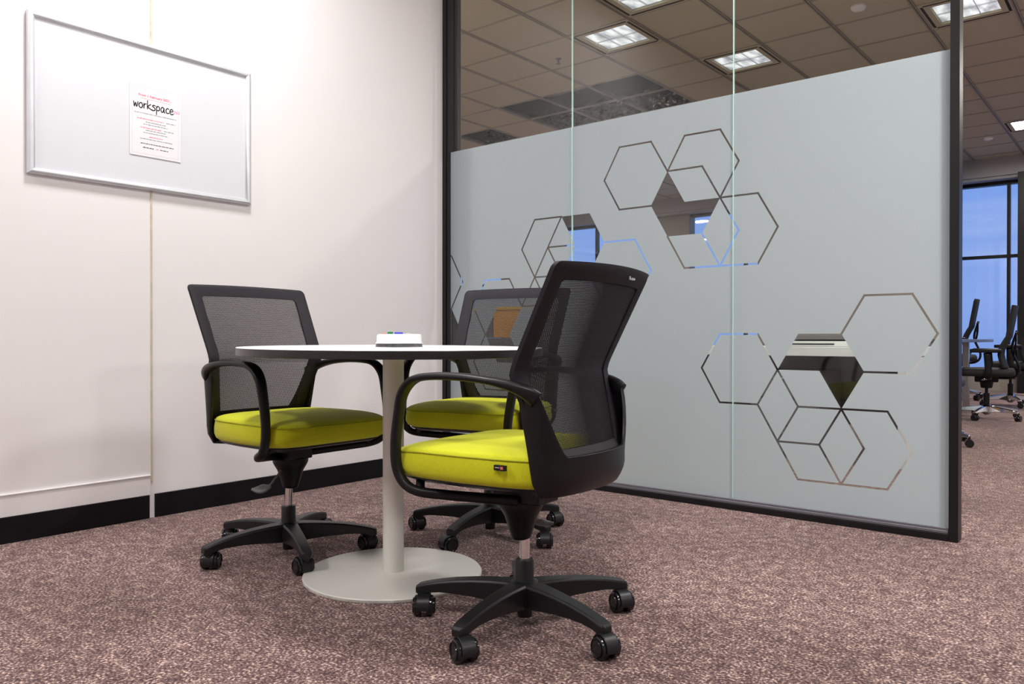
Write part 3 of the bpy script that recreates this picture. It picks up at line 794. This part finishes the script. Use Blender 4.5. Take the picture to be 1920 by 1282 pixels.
def text(name, body, size, y, z, m, shear=0, off=0):
    cu = bpy.data.curves.new(name, 'FONT'); cu.body = body; cu.size = size; cu.align_x = 'CENTER'; cu.shear = shear; cu.offset = off; cu.space_character = 1.05
    o_ = bpy.data.objects.new(name, cu); C.objects.link(o_)
    bpy.context.view_layer.update()
    me = bpy.data.meshes.new_from_object(o_.evaluated_get(bpy.context.evaluated_depsgraph_get()))
    bpy.data.objects.remove(o_); me.materials.clear(); me.materials.append(m)
    o2 = bpy.data.objects.new(name, me); C.objects.link(o2); o2.parent = nt_
    o2.matrix_local = Matrix(((0, 0, 1, .0026), (1, 0, 0, y), (0, 1, 0, z), (0, 0, 0, 1)))
    return o2
text('date_text', 'From 1 February 2021...', .0138, cy-.001, .2475, M['pink_ink'], 0, .0003)
text('number_text', '365', .0185, .1985, .2035, M['magenta_ink'], .2, .0001)
text('number_text', '365', .0068, cy+.006, .0348, M['pink_ink'], .1, .0001)
# handwritten heading
G = {'w': [[(0, 1), (.12, .05), (.3, .8), (.48, .05), (.68, 1.05)]], 'o': [[(.35, 1), (.08, .75), (.05, .3), (.25, 0), (.5, .1), (.6, .55), (.45, .95), (.3, 1)]],
     'r': [[(.08, 1), (.1, 0), (.12, .55), (.3, .92), (.5, .9)]], 'k': [[(.1, 1.7), (.08, 0)], [(.62, 1.05), (.12, .5), (.45, .2), (.8, -.05)]],
     's': [[(.58, .95), (.3, 1.02), (.12, .78), (.5, .45), (.5, .1), (.2, -.05), (0, .08)]], 'p': [[(.1, .95), (.08, -.75)], [(.1, .7), (.35, 1), (.58, .7), (.48, .2), (.12, .12)]],
     'a': [[(.55, .9), (.25, .98), (.05, .5), (.18, .02), (.45, .2), (.56, .85), (.6, .1), (.75, 0)]], 'c': [[(.55, .85), (.3, 1), (.05, .55), (.2, .02), (.58, .12)]],
     'e': [[(.08, .45), (.55, .62), (.4, 1), (.12, .8), (.05, .3), (.3, -.05), (.65, .12)]]}
adv = {'w': .80, 'o': .72, 'r': .58, 'k': .78, 's': .68, 'p': .74, 'a': .84, 'c': .66, 'e': .75}
quads = []; S = .0262; y = .0165
for ch_ in 'workspace':
    for st in G[ch_]:
        pts = catmull([(y+a*S, .1985+b*S*.80, 0) for a, b in st], 6)
        for a, b in zip(pts, pts[1:]):
            d = (b-a).normalized(); nn = Vector((-d.y, d.x, 0))*.00200; e = d*.0008
            quads.append(((a-e+nn).xy, (a-e-nn).xy, (b+e-nn).xy, (b+e+nn).xy))
    y += adv[ch_]*S
flat('heading_text', quads, M['ink'], .0027)

# ================================================================= OFFICE FURNITURE
def swivel_chair(label, loc, rot, yellow=False, group=None, scale=1, legrot=0):
    """high backed black office chair on a bright metal star base"""
    T = tag(empty('office_chair', (*loc, 0), rot), label, 'chair', group); T.scale = (scale,)*3
    bm = bmesh.new(); ring = lambda sx, sy, z: [Vector((.25*sx*math.copysign(abs(math.cos(a))**.4, math.cos(a)), .24*sy*math.copysign(abs(math.sin(a))**.4, math.sin(a)), z)) for a in [2*PI*k/32 for k in range(32)]]
    loft(bm, [ring(.9, .9, .42), ring(1, 1, .435), ring(1, 1, .47), ring(.94, .94, .492), ring(.5, .5, .50)])
    obj('seat', bm, M['fabric'] if yellow else M['dark_fabric'], T, smooth=True)
    def bp(u, s):
        y = -.20-.02*math.sin(s*2.4)*0 - .10*max(0, s-.25) + .05*math.sin(PI*min(1, s/.5))*.8; return Vector((u*(.235-.035*abs(s-.45)), y+.055-.03*(1-u*u), .50+.60*s))
    bm = bmesh.new(); g = [[bm.verts.new(bp(-1+2*i/10, j/14)) for i in range(11)] for j in range(15)]
    for a, b in zip(g, g[1:]):
        for i in range(10): bm.faces.new((a[i], a[i+1], b[i+1], b[i]))
    obj('backrest', bm, M['dark_fabric'], T, smooth=True, solid=.03, bevel=.006)
    bm = bmesh.new(); sweep(bm, catmull([(0, -.05, .40), (0, -.22, .41), (0, -.27, .50), (0, -.21, .68), (0, -.25, .86)], 6), lambda t: (.035, .012), (1, 0, 0), 10)
    for s_ in (-1, 1): sweep(bm, catmull([(s_*.02, -.22, .62), (s_*.12, -.24, .74), (s_*.2, -.24, .84)], 4), lambda t: (.012, .008), (0, 0, 1), 8)
    obj('back_spine', bm, M['plastic'], T, smooth=True)
    for s_ in (-1, 1):
        bm = bmesh.new(); sweep(bm, catmull([(s_*.18, -.02, .40), (s_*.28, -.02, .42), (s_*.29, -.02, .52), (s_*.29, -.01, .65)], 5), lambda t: (.03, .012), (0, 1, 0), 10)
        arm = obj('armrest', bm, M['plastic'], T, smooth=True)
        obj('arm_pad', B(s_*.29-.04, s_*.29+.04, -.13, .13, .65, .685), M['plastic'], arm, bevel=.01)
    bm = bmesh.new(); box(bm, -.06, .06, -.10, .10, .36, .42); lathe(bm, [(.05, .30), (.06, .37)], 20)
    mc = obj('tilt_mechanism', bm, M['plastic'], T, bevel=.01)
    for s_ in (-1, 1):
        bm = bmesh.new(); sweep(bm, catmull([(s_*.06, .0, .39), (s_*.16, .02, .385), (s_*.24, .0, .40)], 5), lambda t: (.025*(1-.4*t), .010), (0, 1, 0), 10)
        obj('arm_bracket', bm, M['chrome'], T, smooth=True)
    bm = bmesh.new(); lathe(bm, [(.027, .13), (.027, .25)], 18); lathe(bm, [(.014, .25), (.014, .32)], 14)
    obj('gas_lift', bm, M['plastic'], T, auto=30)
    bm = bmesh.new(); lathe(bm, [(.02, .04), (.05, .07), (.052, .12), (.03, .14)], 24)
    bs = obj('star_base', bm, M['chrome'], T, smooth=True, auto=40)
    for q_ in range(5):
        a = legrot+2*PI*q_/5; bm = bmesh.new(); d = Vector((math.cos(a), math.sin(a), 0)); nn = Vector((-d.y, d.x, 0))
        rr = []
        for x_, zt, zb, hw in ((.03, .13, .06, .028), (.12, .122, .075, .024), (.24, .105, .075, .02), (.32, .09, .07, .016)):
            rr.append([d*x_+nn*hw+Vector((0, 0, zb)), d*x_-nn*hw+Vector((0, 0, zb)), d*x_-nn*hw*.7+Vector((0, 0, zt)), d*x_+nn*hw*.7+Vector((0, 0, zt))])
        loft(bm, rr); bmesh.ops.recalc_face_normals(bm, faces=bm.faces)
        obj('base_leg', bm, M['chrome'], bs, bevel=.004)
        bm = bmesh.new(); c = d*.315
        for s_ in (-1, 1):
            m4 = Matrix.Translation(c+Vector((0, 0, .03))) @ Matrix.Rotation(a+.6*q_, 4, 'Z') @ Matrix.Rotation(PI/2, 4, 'X') @ Matrix.Translation((0, 0, s_*.014-.011))
            lathe(bm, [(.026, 0), (.0295, .004), (.0295, .018), (.026, .022)], 18, mtx=m4)
        lathe(bm, [(.009, .03), (.009, .078)], 10, (c.x, c.y))
        obj('caster', bm, M['gloss_black'], T, smooth=True, auto=35)
    return T
gb = 'black high backed chairs round the meeting table'
R_ = math.radians
swivel_chair('black high backed chair with pale metal base just right of the end post', (-1.27, 8.55), R_(97), group=gb, scale=.96, legrot=.35)
swivel_chair('black high backed chair behind the others, cut by the right photo edge', (-1.30, 10.3), R_(93), group=gb, legrot=1.0)
swivel_chair('black chair mostly hidden behind the end post, one caster showing at its foot', (-1.31, 6.32), R_(-85), group=gb, scale=.96, legrot=-.12)
swivel_chair('black high backed chair furthest left, its back standing up against the window', (-2.02, 11.1), R_(100), group=gb, scale=1.12, legrot=.2)

# meeting table in the office
t = tag(empty('meeting_table', (-2.25, 8.95, 0)), 'dark topped meeting table among black chairs by the windows', 'table')
obj('tabletop', B(-.75, .83, -1.0, 1.05, .715, .745), M['dark_table'], t, bevel=.004)
for sx in (-1, 1):
    for y in (-.85, .85):
        bm = B(sx*.6-.03, sx*.6+.03, y-.03, y+.03, 0, .714); obj('leg', bm, M['soft_chrome'], t, bevel=.004)
# white desk behind the glass
t = tag(empty('office_desk', (-2.1, 5.25, 0)), 'long white desk behind the frosted glass', 'desk')
obj('desktop', B(-1.3, .98, -.35, .35, .645, .702), M['desk'], t, bevel=.003)
for x in (-1.27, .95): obj('end_panel', B(x-.025, x+.025, -.33, .33, 0, .644), M['desk'], t, bevel=.003)
obj('modesty_panel', B(-1.24, .92, .25, .27, .18, .644), M['desk_grey'], t)
bm = B(-.22, .22, -.21, .22, .01, .55); 
p = tag(empty('desk_pedestal', (-1.86, 5.20, 0)), 'dark grey drawer pedestal under the white desk', 'drawers')
obj('carcass', bm, M['desk_grey'], p, bevel=.003)
for k in range(3):
    d = obj('drawer', B(-.21, .21, -.228, -.211, .03+k*.175, .19+k*.175), M['desk_grey'], p, bevel=.003)
    obj('handle', B(-.06, .06, -.244, -.229, .145+k*.175, .157+k*.175), M['soft_chrome'], d, bevel=.002)
p = tag(empty('printer', (-1.66, 5.2, .7025)), 'flat white and black printer on the white desk behind the glass', 'printer')
obj('body', B(-.24, .24, -.18, .18, 0, .034), M['desk'], p, bevel=.004)
obj('paper_slot', B(-.19, .10, -.184, -.17, .012, .020), M['gloss_black'], p)
obj('lid', B(-.235, .235, -.175, .175, .044, .075), M['desk_grey'], p, bevel=.006)
obj('hinge', B(-.20, .20, .0, .17, .034, .044), M['plastic'], p)
# orange and yellow notice screen beyond the glass on the left
t = tag(empty('screen_panel', (-5.3, 6.1, 0)), 'low grey and orange screen with yellow edging behind the glass, left side', 'screen')
obj('orange_panel', B(.04, 1.9, -.02, .02, .757, 1.03), M['orange'], t, bevel=.003)
obj('grey_panel', B(-.75, .03, -.02, .02, .757, 1.03), M['desk_grey'], t, bevel=.003)
obj('lower_panel', B(-.75, 1.9, -.02, .02, .04, .75), M['desk_grey'], t, bevel=.003)
obj('top_trim', B(-.77, 1.92, -.028, .028, 1.035, 1.065), M['yellow'], t, bevel=.003)
for x in (-.72, 1.87): obj('foot', B(x-.02, x+.02, -.22, .22, 0, .035), M['soft_chrome'], t, bevel=.004)
